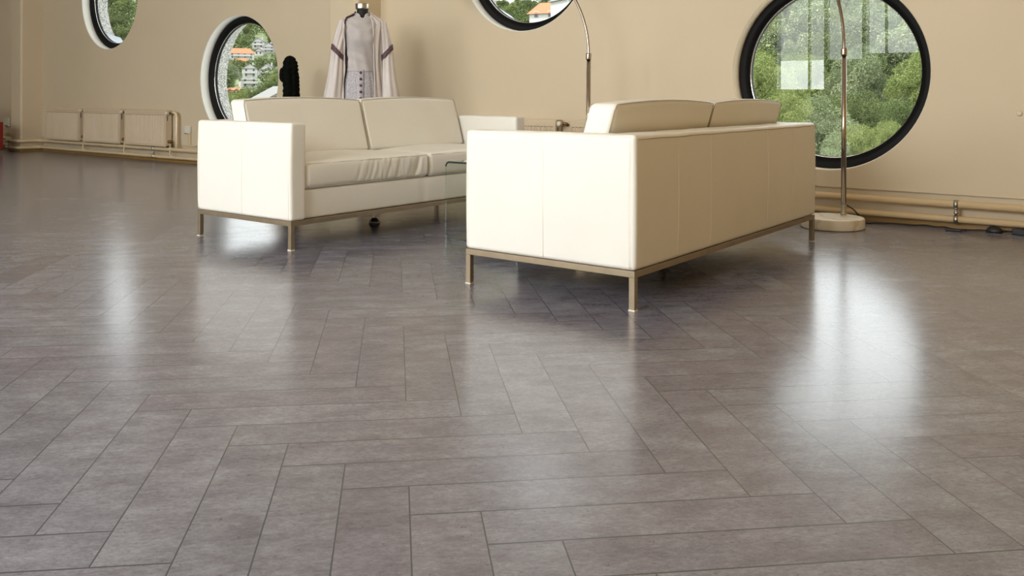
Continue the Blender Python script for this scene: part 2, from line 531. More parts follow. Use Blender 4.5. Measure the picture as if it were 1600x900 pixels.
# heating pipes along the foot of the wall, bending round the piers
def pipe_path(x0, x1, off, z):
    y = W + .02 - off; P = []
    def corner(p, d_in, d_out, r=.07):
        p = Vector(p); n = 5
        a = p - Vector(d_in)*r; b = p + Vector(d_out)*r
        return [a*(1-t)**2 + p*2*t*(1-t) + b*t*t for t in [k/n for k in range(n+1)]]
    P.append((x0, y, z))
    for a, b in ((-12.94, -12.64), (-6.44, -6.04)):
        if x0 < a and b < x1:
            yf = 5.67 - .05
            P += corner((a-.05, y, z), (1,0,0), (0,-1,0)); P += corner((a-.05, yf, z), (0,-1,0), (1,0,0))
            P += corner((b+.05, yf, z), (1,0,0), (0,1,0)); P += corner((b+.05, y, z), (0,1,0), (1,0,0))
    P.append((x1, y, z)); return P
for z, r, lab in ((.149, .022, 'cream heating pipe along the foot of the wall, upper of the two'), (.058, .0205, 'cream heating pipe just above the floor, lower of the two')):
    o = MB().tube(pipe_path(XL+.01, XR-.01, .075, z), r, 14).build('heating_pipe', M['pipe'], smooth=True)
    tag(o, lab, 'pipe', None)
def pipe_clamp(x, y, label, s=1.0):
    t = thing('pipe_clamp', label, 'pipe clamp', (x, y, 0))
    for z, r in ((.149, .022), (.058, .0205)):
        m = MB(); m.tube([(-.012, 0, z), (.012, 0, z)], r+.005, 18)
        m.build('collar', M['steel'], t, True)
    m = MB(); m.lathe([(.009, .079), (.009, .09), (.014, .092), (.014, .104), (.008, .106), (.008, .118), (.012, .12), (.012, .127)], 12, (0, -.006, 0))
    m.build('spacer_bolt', M['steel'], t, True)
yp = W + .02 - .075
pipe_clamp(-1.092, yp, 'shiny metal clamp joining the two wall pipes right of the round window')
pipe_clamp(-9.769, yp, 'small metal clamp on the pipes beneath the rightmost of the three left radiators')
pipe_clamp(-12.86, 5.62, 'metal clamp on the pipes at the foot of the far left pier')

# ---------------------------------------------------------------- radiators
def make_radiator(label):
    """0..0.89 wide in x, front at y=-0.10, z from .175 to .605"""
    t = thing('radiator', label, 'radiator')
    Wd, z0, z1, yf = .89, .178, .600, -.10
    # ribbed front
    m = MB(); n = 26; v = []; prof = []
    for k in range(n):
        xa = .02 + (Wd-.04)*k/n; w_ = (Wd-.04)/n
        prof += [(xa, yf+.007), (xa+w_*.22, yf+.001), (xa+w_*.5, yf), (xa+w_*.78, yf+.001)]
    prof = [(0, yf+.012), (.004, yf)] + [(.018, yf)] + prof + [(Wd-.018, yf), (Wd-.004, yf), (Wd, yf+.012)]
    zz = [(z0, .008), (z0+.004, 0), (z0+.028, 0), (z0+.034, 1), (z1-.054, 1), (z1-.048, 0), (z1-.012, 0), (z1, .008)]
    P = len(prof)
    for z, flag in zz:
        for x, y in prof:
            yy = y if flag == 1 else (yf + flag if abs(y-yf) < .009 else y)
            v.append((x, yy, z))
    f = [(i*P+j, i*P+j+1, (i+1)*P+j+1, (i+1)*P+j) for i in range(len(zz)-1) for j in range(P-1)]
    m.add(v, f); m.mi = 1
    for k in range(n):
        xa = .02+(Wd-.04)*(k+.2)/n; m.box((xa, yf-.0008, z1-.056), (xa+(Wd-.04)/n*.55, yf+.004, z1-.052))
    m.build('front_panel', [M['radiator'], M['slot']], t)
    m = MB().box((.01, -.03, z0+.01), (Wd-.01, -.018, z1-.01)); m.build('back_panel', M['radiator'], t)
    for x in (0, Wd-.012):
        m = MB().box((x, yf+.008, z0+.012), (x+.012, -.015, z1-.004)); o = m.build('side_panel', M['radiator'], t); autosmooth(o, bevel=.003, seg=2)
    m = MB()
    m.box((0, yf+.006, z1-.004), (Wd, -.015, z1+.002))
    m.build('top_cover', M['radiator'], t)
    m = MB().box((Wd-.006, yf+.022, z1-.12), (Wd+.002, yf+.032, z1-.06)); m.build('slot', M['slot'], t)
    m = MB(); m.lathe([(.012, .0), (.019, .004), (.020, .03), (.015, .036), (.001, .036)], 18, M=Matrix.Translation((Wd+.034, yf+.02, z1-.028)) @ Matrix.Rotation(PI/2, 4, 'X'))
    o = m.build('thermostat_knob', M['white_plastic'], t, True); autosmooth(o)
    m = MB(); m.tube([(Wd-.02, yf+.045, z1-.028), (Wd+.05, yf+.05, z1-.028), (Wd+.066, yf+.06, z1-.03), (Wd+.07, -.03, z1-.045)], .012, 12)
    m.build('valve', M['brass'], t, True)
    m = MB(); m.lathe([(.013, -.02), (.022, -.012), (.022, .012), (.013, .02)], 14, (Wd+.035, yf+.04, z0+.06)); m.cyl((Wd-.01, yf+.04, z0+.06), (Wd+.04, yf+.04, z0+.06), .011, 12)
    m.build('lockshield_valve', M['brass'], t, True)
    yy = yp - W
    m = MB(); m.tube([(Wd+.035, yf+.04, z0+.045), (Wd+.036, yf+.04, .13), (Wd+.042, yf+.03, .09), (Wd+.06, yy-.01, .07), (Wd+.08, yy, .06)], .0095, 10)
    m.build('return_pipe', M['pipe'], t, True)
    return t
rads = [(-12.33, 'cream ribbed radiator nearest the far left pier, leftmost of three'),
        (-11.34, 'cream ribbed radiator in the middle of the three by the far left pier'),
        (-10.345, 'cream ribbed radiator nearest the round window, rightmost of three at left'),
        (-4.865, 'cream radiator peeking over the arm of the right sofa, left of the valve'),
        (-3.845, 'cream radiator behind the curved floor lamp and the right sofa, right of the valve')]
r0 = make_radiator(rads[0][1]); r0['group'] = 'wall radiators'
for i, (x, lab) in enumerate(rads):
    o = r0 if i == 0 else copy_tree(r0)
    o.location = (x, W-.004, 0); o['label'] = lab
    for bx in (.12, .77): MB().box((bx-.012, -.02, .25), (bx+.012, .0015, .55)).build('wall_bracket', M['radiator'], o)
# riser pipe right of the third radiator
x = -9.36
o = MB().tube([(x-.04, W-.05, .575), (x+.0, W-.055, .58), (x+.045, W-.055, .565), (x+.06, W-.055, .53), (x+.06, W-.055, .22), (x+.06, W-.055, .149)], .017, 12).build('riser_pipe', M['pipe'], smooth=True)
tag(o, 'cream bent riser pipe beside the rightmost of the three left radiators', 'pipe')

# sockets
t = thing('wall_socket', 'beige wall socket with a cable duct, right of the three radiators', 'socket', (-9.13, W, .383))
autosmooth(MB().box((-.05, -.035, -.04), (.05, -.002, .045)).build('housing', M['white_plastic'], t), bevel=.006)
MB().box((-.04, -.04, -.045), (-.015, -.03, -.036)).build('flap', M['slot'], t)
autosmooth(MB().box((.012, -.022, -.175), (.04, -.002, -.04)).build('cable_duct', M['pipe'], t), bevel=.004)
MB().box((.02, -.02, -.185), (.16, -.002, -.172)).build('low_duct', M['pipe'], t)
t = thing('wall_socket', 'pale wall socket on the wall left of the far left pier', 'socket', (-13.66, W, .37))
autosmooth(MB().box((-.06, -.035, -.05), (.06, -.002, .07)).build('housing', M['white_plastic'], t), bevel=.006)
MB().box((-.045, -.038, -.05), (.045, -.03, -.04)).build('flap', M['slot'], t)

# ================================================================ sofas
def smoothstep(a, b, x):
    t = max(0, min(1, (x-a)/(b-a))); return t*t*(3-2*t)
def seam_tube(mb, pts, r=.0016): mb.tube(pts, r, 6)
def make_sofa():
    """front towards +x, width along y; 2.018 wide, .816 deep"""
    t = thing('sofa', '', 'sofa')
    D, HW = .408, 1.009
    z0, z1, AT, BT = .148, .650, .100, .150
    # U shaped shell on a fine grid
    gx = [-D, -D+.03] + [(-D+.03) + (BT-.06)*k/2 for k in (1, 2)] + [-D+BT]
    gx += [(-D+BT) + (2*D-BT)*k/8 for k in range(1, 9)]
    gy = [-HW, -HW+.03, -HW+AT-.03, -HW+AT]; gy += [(-HW+AT) + (2*HW-2*AT)*k/20 for k in range(1, 21)]
    gy += [HW-AT+.03, HW-.03, HW]
    gz = [z0] + [z0+(z1-z0)*k/8 for k in range(1, 9)]
    nx, ny, nz = len(gx)-1, len(gy)-1, len(gz)-1
    def occ(i, j, k):
        if not (0 <= i < nx and 0 <= j < ny and 0 <= k < nz): return False
        xm, ym = (gx[i]+gx[i+1])/2, (gy[j]+gy[j+1])/2
        return xm < -D+BT or abs(ym) > HW-AT
    mb = MB(); idx = {}
    def vid(i, j, k):
        if (i,j,k) not in idx:
            x, y, z = gx[i], gy[j], gz[k]
            e = .0010*noise.noise(Vector((x*6, y*6, z*6+3)))
            if k == nz: z += .003*noise.noise(Vector((x*9, y*9, 1))) + .002
            if 0 < k < nz:
                pz = math.sin(PI*(z-z0)/(z1-z0))
                if i == 0: x -= .004*pz + e
                if j == 0: y -= .004*pz + e
                if j == ny: y += .004*pz + e
            idx[(i,j,k)] = len(mb.v); mb.v.append((x, y, z))
        return idx[(i,j,k)]
    dirs = [((-1,0,0), [(0,0,0),(0,0,1),(0,1,1),(0,1,0)]), ((1,0,0), [(1,0,0),(1,1,0),(1,1,1),(1,0,1)]),
            ((0,-1,0), [(0,0,0),(1,0,0),(1,0,1),(0,0,1)]), ((0,1,0), [(0,1,0),(0,1,1),(1,1,1),(1,1,0)]),
            ((0,0,-1), [(0,0,0),(0,1,0),(1,1,0),(1,0,0)]), ((0,0,1), [(0,0,1),(1,0,1),(1,1,1),(0,1,1)])]
    for i in range(nx):
        for j in range(ny):
            for k in range(nz):
                if not occ(i,j,k): continue
                for d, q in dirs:
                    if not occ(i+d[0], j+d[1], k+d[2]):
                        mb.f.append(tuple(vid(i+a, j+b, k+c) for a, b, c in q)); mb.m.append(0)
    shell = mb.build('arms_and_back', M['leather'], t)
    bv = shell.modifiers.new('bevel', 'BEVEL'); bv.width = .017; bv.segments = 4; bv.limit_method = 'ANGLE'; bv.angle_limit = math.radians(50)
    wnm = shell.modifiers.new('normals', 'WEIGHTED_NORMAL')
    shell.data.polygons.foreach_set('use_smooth', [True]*len(shell.data.polygons))
    # stitched seams
    bulge = lambda z: .004*math.sin(PI*(z-z0)/(z1-z0))
    zs_ = [z0+.008+(z1-z0-.028)*k/12 for k in range(13)]
    def seam(pts, r):
        q = MB(); seam_tube(q, pts, r); q.build('seam', M['stitch'], t, True)
    for y in (-.655, -.30, .352, .66):                                       # down the back
        seam([(-D-bulge(z)-.0003, y+.002*math.sin(z*11), z) for z in zs_], .0010)
    for sy in (-1, 1):
        for x_ in (.005, -D+.018, -D+.0235, D-.018):   # middle of each end, twin stitch at the back corner, front corner
            seam([(x_, sy*(HW+bulge(z)+.0002), z) for z in zs_], .0009)
        seam([(D-.018-(2*D-.036)*k/10, sy*(HW-.0015), z1-.0085+.001*math.sin(k*2.1)) for k in range(11)], .0011)
    s = MB()
    seam_tube(s, [(-D-.0006, -HW+.02+(2*HW-.04)*k/40, z1-.0150+.0012*math.sin(k*.9)+.0005*math.sin(k*2.3)) for k in range(41)], .0016)
    s.build('back_piping', M['seam'], t, True)
    # seat base behind the front rail
    def fb(x, y, z, h):
        if x > h[0]-.03: x += .004*math.cos(PI*z/(2*h[2])) - .006*math.exp(-((y-.0)/.012)**2) - .004*math.exp(-((abs(y)-.885)/.01)**2)
        return x, y, z
    MB().rbox((-D+BT-.02, -HW+AT-.004, z0), (D-.024, HW-AT+.004, .302), .014, (6, 60, 4), fb).build('seat_base', M['leather'], t, True)
    for yy in (-.885, 0, .885):
        s = MB(); seam_tube(s, [(D-.029, yy, z0+.01), (D-.026, yy+.002, .22), (D-.030, yy, .29)], .0012); s.build('seam', M['stitch'], t, True)
    # seat cushions
    for sy in (-1, 1):
        rr = random.Random(5+sy)
        folds = [(rr.uniform(-.12, .42) , rr.uniform(.007, .013), rr.uniform(.3, 1)) for _ in range(17)]
        def fc(x, y, z, h, sy=sy, folds=folds):
            u, v_ = x/h[0], y/h[1]
            if z > 0:
                z += .020*(1-u*u)*(1-v_*v_)*smoothstep(0, .05, z)
            if x > h[0]-.035:
                k = smoothstep(h[0]-.035, h[0]-.01, x)
                x += k*(.008*(1-(z/h[2])**2) - .002)
                mk = smoothstep(-.18, .05, y)*(1-abs(z/h[2])**3)
                x += k*mk*(.0014*math.sin(y*190+2.2*math.sin(y*23)+z*16)+.0010*math.sin(y*118-z*30+sy))
                for c, w_, a in folds:
                    x -= k*.0075*a*math.exp(-((y-c*1.0-.35*z)/w_)**2)*(1-abs(z/h[2])**3)
            z += .0015*noise.noise(Vector((x*7, y*7, sy*5+z*3)))
            return x, y, z
        ya, yb = (-HW+AT+.002, .043) if sy < 0 else (.047, HW-AT-.002)
        # cushions split a little off centre as photographed
        o = MB().rbox((-D+BT+.01, ya, .303), (D-.010, yb, .448), .030, (14, 90, 8), fc).build('seat_cushion', M['leather'], t, True)
        s = MB(); xf = D-.0095
        n = 30
        for z in (.443, .309):
            pts = [(xf-.0055+(.0005 if z > .4 else 0), ya+.02+(yb-ya-.04)*k/n, z-(.0085 if z > .4 else -.008)+.0015*math.sin(k*.9)) for k in range(n+1)]
            seam_tube(s, pts, .0012)
        s.build('piping', M['seam'], o, True)
    # back cushions
    for sy in (-1, 1):
        ya, yb = (-HW+AT+.004, -.022) if sy < 0 else (-.018, HW-AT-.012)
        def fk(x, y, z, h, sy=sy):
            v_ = y/h[1]; w_ = z/h[2]
            if z > 0: z += (.017*(1-v_**2) + .002)*smoothstep(0, h[2], z)
            x2 = x + (.010*(1-v_*v_)*(1-w_*w_)*(1 if x > 0 else -1))
            x2 += .003*noise.noise(Vector((y*7, z*7, sy*3)))*smoothstep(0, .04, x)
            if x > 0:
                for c, a in ((.16, .9), (.22, .7), (.30, .8), (-.1, .4)):
                    x2 -= .0035*a*math.exp(-(((y-c)-.35*(z+h[2]))/.012)**2)*smoothstep(.0, -h[2], z)
            x2 -= .29*(z)                                   # leaning backwards
            return x2, y, z
        o = MB().rbox((-.2175, ya, .448), (-.0875, yb, .764), .024, (5, 40, 16), fk).build('back_cushion', M['leather'], t, True)
        s = MB(); h = (.065, (yb-ya)/2, .158); c = (-.1525, (ya+yb)/2, .606)
        for sx in (-1, 1):
            pts = []
            for y, z in [(-h[1]+.004, -h[2]*.9)] + [(-h[1]+.004, -h[2]*.9+(1.9*h[2]-.03)*k/6) for k in range(1, 7)] + \
                        [(-h[1]+.012+(2*h[1]-.024)*k/24, h[2]-.006) for k in range(25)] + [(h[1]-.004, h[2]-.03-(1.9*h[2]-.03)*k/6) for k in range(7)]:
                px, py, pz = fk(sx*(h[0]-.005), y, z, h)
                pts.append((c[0]+px+sx*.0005, c[1]+py, c[2]+pz+(.0012 if z > h[2]-.01 else 0)))
            seam_tube(s, pts, .0017)
        s.build('piping', M['seam'], o, True)
    MB().box((-D+.03, -HW+.03, .144), (D-.03, HW-.03, .1475)).build('underside_shade_sheet', M['black_rubber'], t)  # black sheet added to deepen the shade beneath the sofa
    # metal frame and legs
    fr = MB(); q = .0245
    for sy in (-1, 1): fr.box((-D+.002, sy*(HW-.002)-(q if sy > 0 else 0), .1235), (D-.002, sy*(HW-.002)+(0 if sy > 0 else q), .148))
    for sx in (-1, 1): fr.box((sx*(D-.002)-(q if sx > 0 else 0), -HW+.002+q, .1235), (sx*(D-.002)+(0 if sx > 0 else q), HW-.002-q, .148))
    fr.box((-D+.03, -.012, .1235), (D-.03, .012, .146))
    o = fr.build('frame', M['bronze'], t); autosmooth(o, bevel=.0015, seg=2)
    for sx in (-1, 1):
        for sy in (-1, 1):
            x, y = sx*(D-.002-q/2), sy*(HW-.002-q/2)
            l = MB().box((x-q/2, y-q/2, .004), (x+q/2, y+q/2, .1235)).build('leg', M['bronze'], t); autosmooth(l, bevel=.0015, seg=2)
            MB().box((x-q/2-.001, y-q/2-.001, 0), (x+q/2+.001, y+q/2+.001, .005)).build('foot_pad', M['foot'], l)
    l = MB().lathe([(.034, 0), (.036, .006), (.028, .020), (.015, .030), (.013, .036), (.013, .1235)], 20, (.02, -.045, 0)).build('centre_leg', M['steel'], t, True); autosmooth(l)
    return t
sofa = make_sofa()
sofa['label'] = 'cream leather two-seat sofa at left, seen from the front, facing the glass table'
sofa['group'] = 'cream leather sofas'
sofa.location = (-4.035, 3.958, 0)
s2 = copy_tree(sofa)
s2.location = (-2.023, 3.910, 0); s2.rotation_euler = (0, 0, PI)
s2['label'] = 'cream leather two-seat sofa at right, seen from behind, nearest the camera'

# ---------------------------------------------------------------- glass side table
t = thing('side_table', 'clear bent glass side table between the two sofas', 'table', (-3.0, 3.42, 0))
def bent(x0, x1, z1, r, th, y0, y1, edge):
    P = [(x0, 0)] + [(x0, (z1-r)*.5)] + [(x0+r-r*math.cos(a), z1-r+r*math.sin(a)) for a in [PI/2*k/8 for k in range(9)]]
    P += [(x1-r+r*math.sin(a), z1-r+r*math.cos(a)) for a in [PI/2*k/8 for k in range(9)]] + [(x1, 0)]
    I = [(x0+th, 0)] + [(x0+th, (z1-r)*.5)] + [(x0+r-(r-th)*math.cos(a), z1-r+(r-th)*math.sin(a)) for a in [PI/2*k/8 for k in range(9)]]
    I += [(x1-r+(r-th)*math.sin(a), z1-r+(r-th)*math.cos(a)) for a in [PI/2*k/8 for k in range(9)]] + [(x1-th, 0)]
    n = len(P); v = [(x, y0, z) for x, z in P] + [(x, y0, z) for x, z in I] + [(x, y1, z) for x, z in P] + [(x, y1, z) for x, z in I]
    sheets = [(i, 2*n+i, 2*n+i+1, i+1) for i in range(n-1)]
    rims = [(n+i, i, i+1, n+i+1) for i in range(n-1)] + [(2*n+i, 3*n+i, 3*n+i+1, 2*n+i+1) for i in range(n-1)]
    return v, sheets, rims
v, sh, rim = bent(0, .46, .462, .028, .010, 0, .52, 0)
m = MB(); m.add(v, sh); m.build('bent_glass', M['table_glass'], t, True)
vt = [(x, y, z) for x, y, z in v]; n = len(v)//4
top = [f for f in rim if all(v[i][2] > .43 for i in f)]
front_rim = [f for f in top if v[f[0]][1] == 0]
used = sorted({i for f in front_rim for i in f}); rmap = {u: k for k, u in enumerate(used)}
m = MB(); m.add([vt[u] for u in used], [tuple(rmap[i] for i in f) for f in front_rim]); m.build('glass_edge', M['glass_edge'], t)
for ex in (0, .45):
    m = MB(); m.add([(ex, .0, 0), (ex+.010, 0, 0), (ex+.010, 0, .44), (ex, 0, .44)], [(0, 1, 2, 3)]); m.build('upright_edge', M['table_glass'], t)
m = MB().box((.011, .01, .062), (.449, .51, .070)).build('lower_shelf', M['table_glass'], t)
m = MB().box((.011, .008, .062), (.449, .010, .066)).build('shelf_edge', M['glass_edge'], t)

# ================================================================ floor lamps
def make_lamp():
    """pole at the origin, arm arches towards +x"""
    t = thing('arc_floor_lamp', '', 'floor lamp')
    b = MB().lathe([(.180, 0), (.186, .006), (.186, .056), (.180, .064), (.172, .066), (0.001, .066)], 64, (.118, 0, 0)).build('marble_base', M['marble'], t, True); autosmooth(b)
    MB().lathe([(.019, .066), (.017, .075), (.0155, .125), (.0155, .13)], 24).build('pole_socket', M['steel'], t, True)
    MB().tube([(0, 0, .075), (0, 0, 1.075)], .0152, 24).build('pole', M['dark_chrome'], t, True)
    MB().box((-.004, -.0165, .16), (.0, -.0145, 1.02)).build('pole_groove', M['slot'], t)
    c = MB().lathe([(.0185, 1.05), (.0195, 1.056), (.0195, 1.088), (.0185, 1.095), (.011, 1.096)], 24).build('collar', M['dark_chrome'], t, True); autosmooth(c)
    MB().lathe([(.003, -.004), (.005, 0), (.003, .004)], 10, (0, -.020, 1.07)).build('set_screw', M['chrome'], c, True)
    P = [(0, 0, 1.06)]
    a, bb_ = .9, .8
    for k in range(0, 41):
        th = PI*.66*k/40
        P.append((a*(1-math.cos(th)), 0, 1.09+bb_*math.sin(th)))
    MB().tube(P, .0098, 14).build('arched_arm', M['dark_chrome'], t, True)
    ex, ez = P[-1][0], P[-1][2]
    MB().lathe([(.02, .0), (.03, -.01), (.075, -.035), (.125, -.085), (.15, -.15), (.148, -.152), (.122, -.088), (.07, -.04), (.01, -.012)], 40, (ex, 0, ez+.01), cap=False).build('dome_shade', M['chrome'], t, True)
    return t
l1 = make_lamp(); l1['group'] = 'arched floor lamps'
l1.location = (-1.673, 5.625, 0); l1.rotation_euler = (0, 0, -PI/2 - .28)
l1['label'] = 'chrome arched floor lamp on round marble base, in front of the large round window'
l2 = copy_tree(l1); l2.location = (-3.36, 5.36, 0); l2.rotation_euler = (0, 0, PI)
l2['label'] = 'chrome arched floor lamp behind the right sofa, its base hidden'

# cable, plugs
P = [(-1.66, 5.645, .125), (-1.63, 5.70, .09), (-1.60, 5.76, .03), (-1.58, 5.79, .006), (-1.52, 5.84, .005), (-1.40, 5.885, .005), (-1.33, 5.875, .005), (-1.27, 5.92, .005), (-1.20, 5.885, .005), (-1.16, 5.915, .005), (-1.09, 5.85, .005),
     (-1.02, 5.87, .005), (-.96, 5.915, .005), (-.90, 5.90, .008), (-.86, 5.91, .012), (-.81, 5.93, .010), (-.78, 5.925, .012)]
def smooth_path(P, n=6):
    P = [Vector(p) for p in P]; out = []
    for i in range(len(P)-1):
        p0, p1, p2, p3 = P[max(i-1,0)], P[i], P[i+1], P[min(i+2, len(P)-1)]
        for k in range(n):
            t_ = k/n; out.append(.5*((2*p1)+(p2-p0)*t_+(2*p0-5*p1+4*p2-p3)*t_*t_+(3*p1-p0-3*p2+p3)*t_**3))
    out.append(P[-1]); return out

o = MB().tube(smooth_path(P), .0042, 8).build('power_cable', M['black_rubber'], smooth=True)
tag(o, 'black power cable running from the marble lamp base along the wall', 'cable')
t = thing('foot_switch', 'flat black foot switch lying on the floor under the pipe clamp', 'switch', (-1.085, 5.80, 0), .1)
autosmooth(MB().box((-.045, -.016, 0), (.04, .012, .014)).build('body', M['black_rubber'], t), bevel=.005)
MB().cyl((.03, 0, .007), (.06, .03, .006), .004, 8).build('cord_stub', M['black_rubber'], t, True)
t = thing('plug_adapter', 'black domed plug adapter on the floor left of the power strip', 'adapter', (-.885, 5.885, 0))
MB().lathe([(.045, 0), (.046, .012), (.036, .026), (.018, .034), (.001, .036)], 24, sx=1, sy=.6).build('body', M['black_rubber'], t, True)
MB().cyl((-.012, 0, .03), (-.012, 0, .042), .010, 12).build('button', M['black_rubber'], t, True)
t = thing('power_strip', 'black power strip on the floor against the wall at the right edge', 'power strip', (-.76, 5.885, 0), -.1)
autosmooth(MB().box((-.03, -.022, 0), (.26, .022, .034)).build('body', M['black_rubber'], t), bevel=.005)
for k in range(4): MB().lathe([(.014, .034), (.014, .036), (.011, .0365)], 16, (.01+k*.065, 0, 0)).build('outlet', M['slot'], t, True)
o = MB().lathe([(.016, 0), (.016, .004), (.010, .007), (.001, .007)], 24).build('wall_button', M['wall'], smooth=True)
o.location = (-.767, W, .70); o.rotation_euler = (PI/2, 0, 0); tag(o, 'small round painted cover on the wall at the right edge', 'cover cap')

# red seat at the far left
t = thing('armchair', 'dark red upholstered armchair cut by the left edge of the photo', 'armchair', (-12.745, 5.00, 0))
autosmooth(MB().box((-.34, -.34, .05), (.30, .34, .20)).build('seat_base', M['red'], t), bevel=.02)
MB().rbox((-.22, -.26, .20), (.28, .26, .34), .04, (5,5,3)).build('seat_cushion', M['red'], t, True)
for s in (-1, 1): MB().rbox((-.34, s*.34-(.09 if s > 0 else 0), .05), (.36, s*.34+(0 if s > 0 else .09), .42), .012, (5,3,4)).build('armrest', M['red'], t, True)
MB().rbox((-.36, -.30, .18), (-.20, .30, .68), .03, (3,5,5)).build('backrest', M['red'], t, True)
for sx in (-1, 1):
    for sy in (-1, 1): MB().cyl((sx*.28, sy*.28, 0), (sx*.28, sy*.28, .06), .02, 10).build('leg', M['black_rubber'], t)

# ================================================================ mannequin
def loft(mb, rings, seg=48, fold=None, a0=0, a1=2*PI, cap=False):
    """rings: (cx, cy, z, half_width, half_depth); fold(i, angle)->extra radius"""
    full = abs(a1-a0-2*PI) < 1e-6; n = seg if full else seg+1
    v = []; f = []
    for i, (cx, cy, z, a, b) in enumerate(rings):
        for k in range(n):
            q = a0 + (a1-a0)*k/seg
            e = fold(i/(len(rings)-1), q) if fold else (0, 0)
            er, ez = e if isinstance(e, tuple) else (e, 0)
            v.append((cx+(a+er)*math.cos(q), cy+(b+er)*math.sin(q), z+ez))
    for i in range(len(rings)-1):
        for k in range(n if full else n-1):
            k2 = (k+1) % n; f.append((i*n+k, i*n+k2, (i+1)*n+k2, (i+1)*n+k))
    if cap:
        f.append(tuple(reversed(range(n)))); f.append(tuple((len(rings)-1)*n+k for k in range(n)))
    mb.add(v, f)
def interp(tab, n):
    out = []
    for k in range(n):
        t_ = k/(n-1)*(len(tab)-1); i = min(int(t_), len(tab)-2); u = t_-i
        p = [tab[max(i-1,0)], tab[i], tab[i+1], tab[min(i+2, len(tab)-1)]]
        out.append(tuple(.5*((2*p[1][j])+(p[2][j]-p[0][j])*u+(2*p[0][j]-5*p[1][j]+4*p[2][j]-p[3][j])*u*u+(3*p[1][j]-p[0][j]-3*p[2][j]+p[3][j])*u**3) for j in range(len(p[0]))))
    return out
mq = thing('dressmaker_mannequin', 'headless mannequin with silver neck cap in a pale silk blouse, shawl and lace skirt', 'mannequin', (-5.40, 5.12, 0), YAW+.164)
TOR = [(0,0,.74,.135,.095),(0,0,.85,.135,.10),(0,0,.95,.122,.09),(0,0,1.05,.108,.080),(0,0,1.15,.112,.085),(0,-.004,1.25,.122,.102),(0,-.002,1.33,.128,.095),(0,.004,1.39,.140,.072),(0,.006,1.425,.112,.058),(0,.005,1.440,.062,.050),(0,0,1.462,.047,.045),(0,0,1.505,.046,.044)]
m = MB(); loft(m, interp(TOR, 46), cap=True); m.build('torso_form', M['mannequin_black'], mq, True)
m = MB(); m.lathe([(.046, 1.496), (.056, 1.500), (.058, 1.506), (.058, 1.540), (.054, 1.546), (.002, 1.549)], 32); o = m.build('neck_cap', M['steel'], mq, True); autosmooth(o)
TI = interp(TOR, 90)
def torso_r(z):
    for p, q in zip(TI, TI[1:]):
        if p[2] <= z <= q[2]:
            u = (z-p[2])/(q[2]-p[2]); return [p[k]+(q[k]-p[k])*u for k in (1, 3, 4)]
    return [TI[-1][k] for k in (1, 3, 4)]
seg = 96; rows = 44; v = []; f = []; rim = []
for i in range(rows):
    for k in range(seg):
        q = 2*PI*k/seg; x = math.cos(q); fr_ = math.sin(q) < 0
        zt = 1.462 - (.044*math.exp(-abs(x/.36)**1.6) if fr_ else 0)
        z = .985 + (zt-.985)*i/(rows-1); w_ = (z-.985)/.48
        cy_, a, b = torso_r(z)
        e = .011 + (.012*math.exp(-((w_-.52)/.13)**2)*(math.exp(-((x-.45)/.28)**2)+math.exp(-((x+.45)/.28)**2)) if fr_ else 0)
        e += .0035*math.sin(9*q+8*w_)*(.3+.7*(1-w_))*(1 if w_ < .85 else .3)
        if fr_: e += .0045*math.sin(30*(w_-.22*x*x))*math.exp(-((w_-.78)/.16)**2) + .004*math.sin(38*(w_+.10*x))*math.exp(-((w_-.22)/.14)**2)
        p = ((a+e)*math.cos(q), cy_+(b+e)*math.sin(q), z); v.append(p)
        if i == rows-1: rim.append(p)
for i in range(rows-1):
    for k in range(seg):
        k2 = (k+1) % seg; f.append((i*seg+k, i*seg+k2, (i+1)*seg+k2, (i+1)*seg+k))
m = MB(); m.add(v, f); bl = m.build('blouse', M['silk'], mq, True)
bl.modifiers.new('thickness', 'SOLIDIFY').thickness = .002
m = MB(); m.tube(rim, .004, 6, closed=True); m.build('neckline_trim', M['chiffon'], bl, True)
# skirt
rs = interp([(0,0,.42,.235,.19),(0,0,.60,.195,.15),(0,0,.75,.158,.122),(0,0,.87,.146,.112),(0,0,.95,.130,.100),(0,0,1.0,.119,.092)], 30)
m = MB(); loft(m, rs, 96, lambda i, q: .006*(1-i)*math.sin(14*q)+.002*math.sin(23*q+4*i)); sk = m.build('lace_skirt', M['lace'], mq, True)
for k in range(6):
    z = .975-.052*k; a = [r for r in rs if r[2] <= z+.02][-1]
    M_ = Matrix.Translation((-.012, -(a[4]+.006), z)) @ Matrix.Rotation(PI/2, 4, 'X')
    MB().lathe([(.010, -.002), (.011, .002), (.006, .005), (.001, .005)], 14, M=M_).build('button', M['dark_lace'], sk, True)
m = MB(); m.tube([(.012, -(r[4]+.004+.002*math.sin(r[2]*60)), r[2]) for r in rs], .0022, 6); m.build('placket', M['dark_lace'], sk, True)
